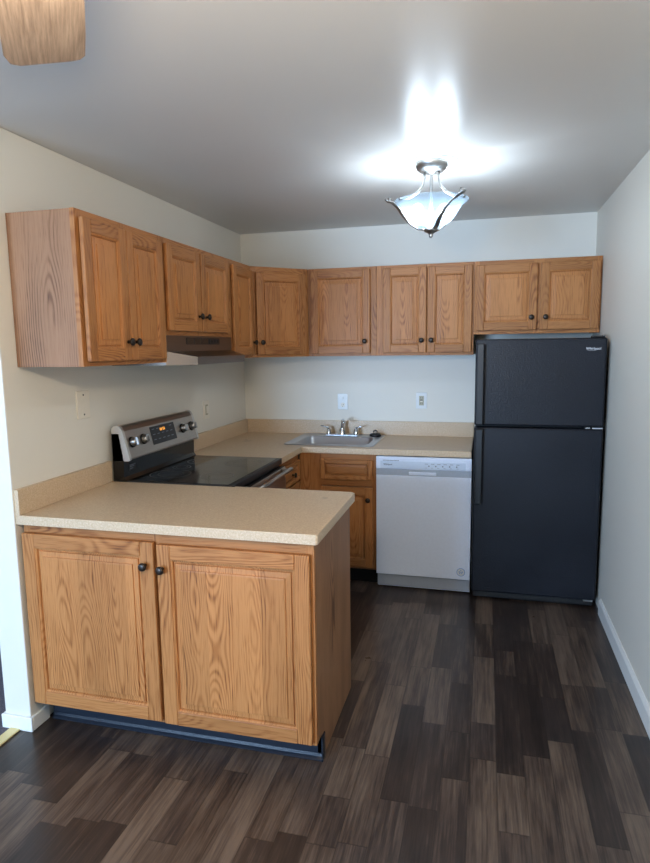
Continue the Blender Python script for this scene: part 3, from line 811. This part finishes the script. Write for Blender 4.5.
# ------------------------------------------------------------------ wall plates
def plate(name, label, cat, loc, rz, w, h, mat, kind, group=None):
    r = thing(name, label, cat, loc, rz, group)
    b = MB(); b.box((-w/2, -.0065, -h/2), (w/2, -.0003, h/2), mat, 2, .0025); b.build('cover_plate', r)
    if kind == 'blank':
        for z in (h*.35, -h*.35):
            b = MB(); b.lathe([(.0045, 0), (.004, .0015)], M['dark_slot'], 10, (0, -.0063, z), 'y'); b.build('screw', r)
    if kind == 'switch':
        b = MB(); b.box((-.017, -.0085, -.034), (.017, -.006, .034), M['beige_slot'], 2, .001); b.build('surround', r)
        b = MB(); b.box((-.010, -.0125, -.024), (.010, -.0083, .024), M['cream'], 2, .002); b.build('rocker', r)
    if kind == 'combo':
        b = MB(); b.box((-.005, -.013, .020), (.005, -.006, .036), M['white_plastic'], 2, .001); b.build('toggle', r)
        b = MB(); b.lathe([(.017, 0), (.0165, .002)], M['cream'], 20, (0, -.0063, -.024), 'y')
        for x in (-.006, .006): b.box((x-.0012, -.0088, -.027), (x+.0012, -.0080, -.018), M['dark_slot'])
        b.lathe([(.0025, 0), (.0025, .0006)], M['dark_slot'], 10, (0, -.0083, -.034), 'y')
        b.build('socket', r)
    if kind == 'gfci':
        b = MB(); b.box((-.017, -.0085, -.034), (.017, -.006, .034), M['beige_slot'], 2, .001)
        for z in (.020, -.020):
            for x in (-.006, .006): b.box((x-.0012, -.0092, z-.004), (x+.0012, -.0084, z+.005), M['dark_slot'])
        b.build('socket', r)
        b = MB(); b.box((-.009, -.0105, .001), (.009, -.0083, .007), M['dark_slot'], 2, .0008); b.box((-.009, -.0105, -.007), (.009, -.0083, -.001), M['cream'], 2, .0008); b.build('buttons', r)
    return r
plate('blank_plate', 'cream blank wall plate with two screws under the nearest wall cabinet', 'wall plate', (0, -1.978, 1.3085), PI/2, .092, .128, M['cream'], 'blank')
plate('light_switch', 'beige rocker light switch on left wall beyond the range', 'light switch', (0, -.700, 1.156), PI/2, .085, .120, M['cream'], 'switch')
plate('switch_outlet', 'white switch and socket plate on back wall above the sink', 'outlet', (.769, 0, 1.155), 0, .078, .118, M['white_plastic'], 'combo')
plate('wall_outlet', 'white wall plate with beige socket above the dishwasher', 'outlet', (1.345, 0, 1.167), 0, .078, .116, M['white_plastic'], 'gfci')

# ------------------------------------------------------------------ kitchen ceiling light
KX, KY = 1.522, -1.40
r = thing('ceiling_light', 'brushed nickel semi-flush ceiling light with frosted glass bowl, lit', 'ceiling light', (KX, KY, H))
b = MB(); b.lathe([(.128, -.0008), (.128, -.004), (.120, -.006), (.112, -.004), (.112, -.0008)], M['white_trim'], 48, cap=False); b.build('medallion', r, label='thin white ceiling ring')
b = MB(); b.lathe([(.076, -.001), (.076, -.010), (.068, -.026), (.056, -.038), (.046, -.042), (.018, -.044), (.010, -.052), (.0, -.052)], M['nickel'], 36, cap=False); b.build('canopy', r)
b = MB(); b.lathe([(.007, -.05), (.007, -.300)], M['nickel'], 12); b.lathe([(.03, -.292), (.036, -.298), (.030, -.306), (.014, -.314), (.008, -.322), (.010, -.328), (.004, -.334)], M['nickel'], 20); b.build('stem', r)
b = MB()
prof = [(.022, -.290), (.05, -.286), (.085, -.268), (.112, -.240), (.130, -.210), (.148, -.186), (.166, -.174), (.172, -.170)]
inner = [(q-.002, z+.003) for q, z in prof][::-1]
b.lathe(prof+inner, M['shade'], 56, cap=False); b.build('glass_bowl', r, label='frosted white glass bowl')
for k in range(3):
    a = math.radians(197+120*k)
    c, s_ = math.cos(a), math.sin(a)
    def pr(q, z): return (q*c, q*s_, z)
    # the strap runs under the bowl from the finial, past the rim, then the rod climbs to the canopy
    b = MB()
    path = [pr(.024, -.2985), (.058*math.cos(a-.30), .058*math.sin(a-.30), -.292), (.098*math.cos(a-.35), .098*math.sin(a-.35), -.266), (.128*math.cos(a-.25), .128*math.sin(a-.25), -.230), (.152*math.cos(a-.12), .152*math.sin(a-.12), -.197), (.180*c, .180*s_, -.176), (.205*c, .205*s_, -.170), (.214*c, .214*s_, -.160)]
    b.tube(path, .006, M['nickel'], 10, flat=(.0115, .0045))
    b.tube([pr(.192, -.176), pr(.194, -.158), pr(.192, -.150)], [.007, .007, .004], M['nickel'], 10)
    b.build('strap', r)
    a2 = a+.35
    def pq(q, z): return (q*math.cos(a2), q*math.sin(a2), z)
    b = MB(); b.tube([pq(.034, -.040), pq(.040, -.075), pq(.050, -.110), pq(.078, -.140), pq(.118, -.162), pq(.168, -.172)], .0065, M['nickel'], 8); b.build('rod', r)
ldir = Vector((.968, .251, 0))
for sgn in (-1, 1):
    p = ldir*(sgn*.062)
    b = MB(); b.lathe([(.014, -.275), (.016, -.268), (.016, -.245), (.012, -.240)], M['white_trim'], 16, (p.x*.75, p.y*.75, 0)); b.build('socket', r)
    b = MB(); b.lathe([(.010, -.240), (.014, -.232), (.024, -.215), (.026, -.202), (.020, -.188), (.008, -.181), (.001, -.180)], M['bulb'], 18, (p.x, p.y, 0)); b.build('bulb', r)
    l = bpy.data.lights.new('bulb_light', 'POINT'); l.energy = KITCHEN_W; l.color = (.72, .86, 1.); l.shadow_soft_size = .028
    o = bpy.data.objects.new('bulb_light', l); COL.objects.link(o); o.location = (KX+p.x, KY+p.y, H-.212)

# ------------------------------------------------------------------ ceiling fan (only one blade tip reaches into the photo)
FXX, FYY = 1.335, -3.832
r = thing('ceiling_fan', 'washed oak ceiling fan blade reaching in at the upper left corner', 'ceiling fan', (FXX, FYY, H))
b = MB(); b.lathe([(.075, 0), (.072, -.03), (.03, -.045), (.012, -.05), (.012, -.16)], M['nickel'], 28); b.build('downrod', r)
b = MB(); b.lathe([(.03, -.14), (.09, -.15), (.11, -.18), (.115, -.23), (.10, -.265), (.06, -.28)], M['nickel'], 36); b.build('motor', r)
b = MB(); b.lathe([(.11, -.285), (.125, -.31), (.115, -.35), (.08, -.385), (.03, -.402), (.001, -.405)], M['fan_shade'], 36, cap=False); b.build('light_bowl', r)
BZ = -.292
a0 = math.atan2(.8, -.6)
for k in range(4):
    a = a0+k*PI/2
    d = Vector((math.cos(a), math.sin(a), 0)); n = Vector((math.sin(a), -math.cos(a), 0))   # n = right-hand side seen from the hub
    L = .612; pitch = math.radians(11)
    def P3(u, v): return d*u+n*(v*math.cos(pitch))+Vector((0, 0, BZ+v*math.sin(pitch)))
    outline = [(.18, -.052), (.30, -.062), (.50, -.069), (.575, -.071), (.612, -.062), (.622, -.045), (.617, 0.), (.612, .045), (.606, .062), (.590, .071), (.50, .070), (.30, .062), (.18, .052)]
    b = MB(); nn = len(outline)
    v = [P3(u, w_)+Vector((0, 0, t_)) for t_ in (-.0035, .0035) for u, w_ in outline]
    loc = [(w_, t_, u) for t_ in (0, .007) for u, w_ in outline]
    fcs = [tuple(range(nn)), tuple(range(nn, 2*nn))[::-1]]+[(i, nn+i, nn+(i+1) % nn, (i+1) % nn) for i in range(nn)]
    st0 = len(b.g); b.add([tuple(q) for q in v], fcs, M['blade'], 2)
    for fi, fc in enumerate(fcs): b.g[st0+fi] = [loc[i] for i in fc]
    b.build('blade', r, recalc=True)
    b = MB(); b.tube([tuple(d*.09+Vector((0, 0, -.235))), tuple(d*.14+Vector((0, 0, -.262))), tuple(d*.20+Vector((0, 0, BZ+.007))), tuple(d*.27+Vector((0, 0, BZ+.008)))], .01, M['nickel'], 8, flat=(.018, .004)); b.build('bracket', r)
l = bpy.data.lights.new('fan_light', 'POINT'); l.energy = FAN_W; l.color = (1., .80, .56); l.shadow_soft_size = .07
o = bpy.data.objects.new('fan_light', l); COL.objects.link(o); o.location = (FXX, FYY, H-.47)
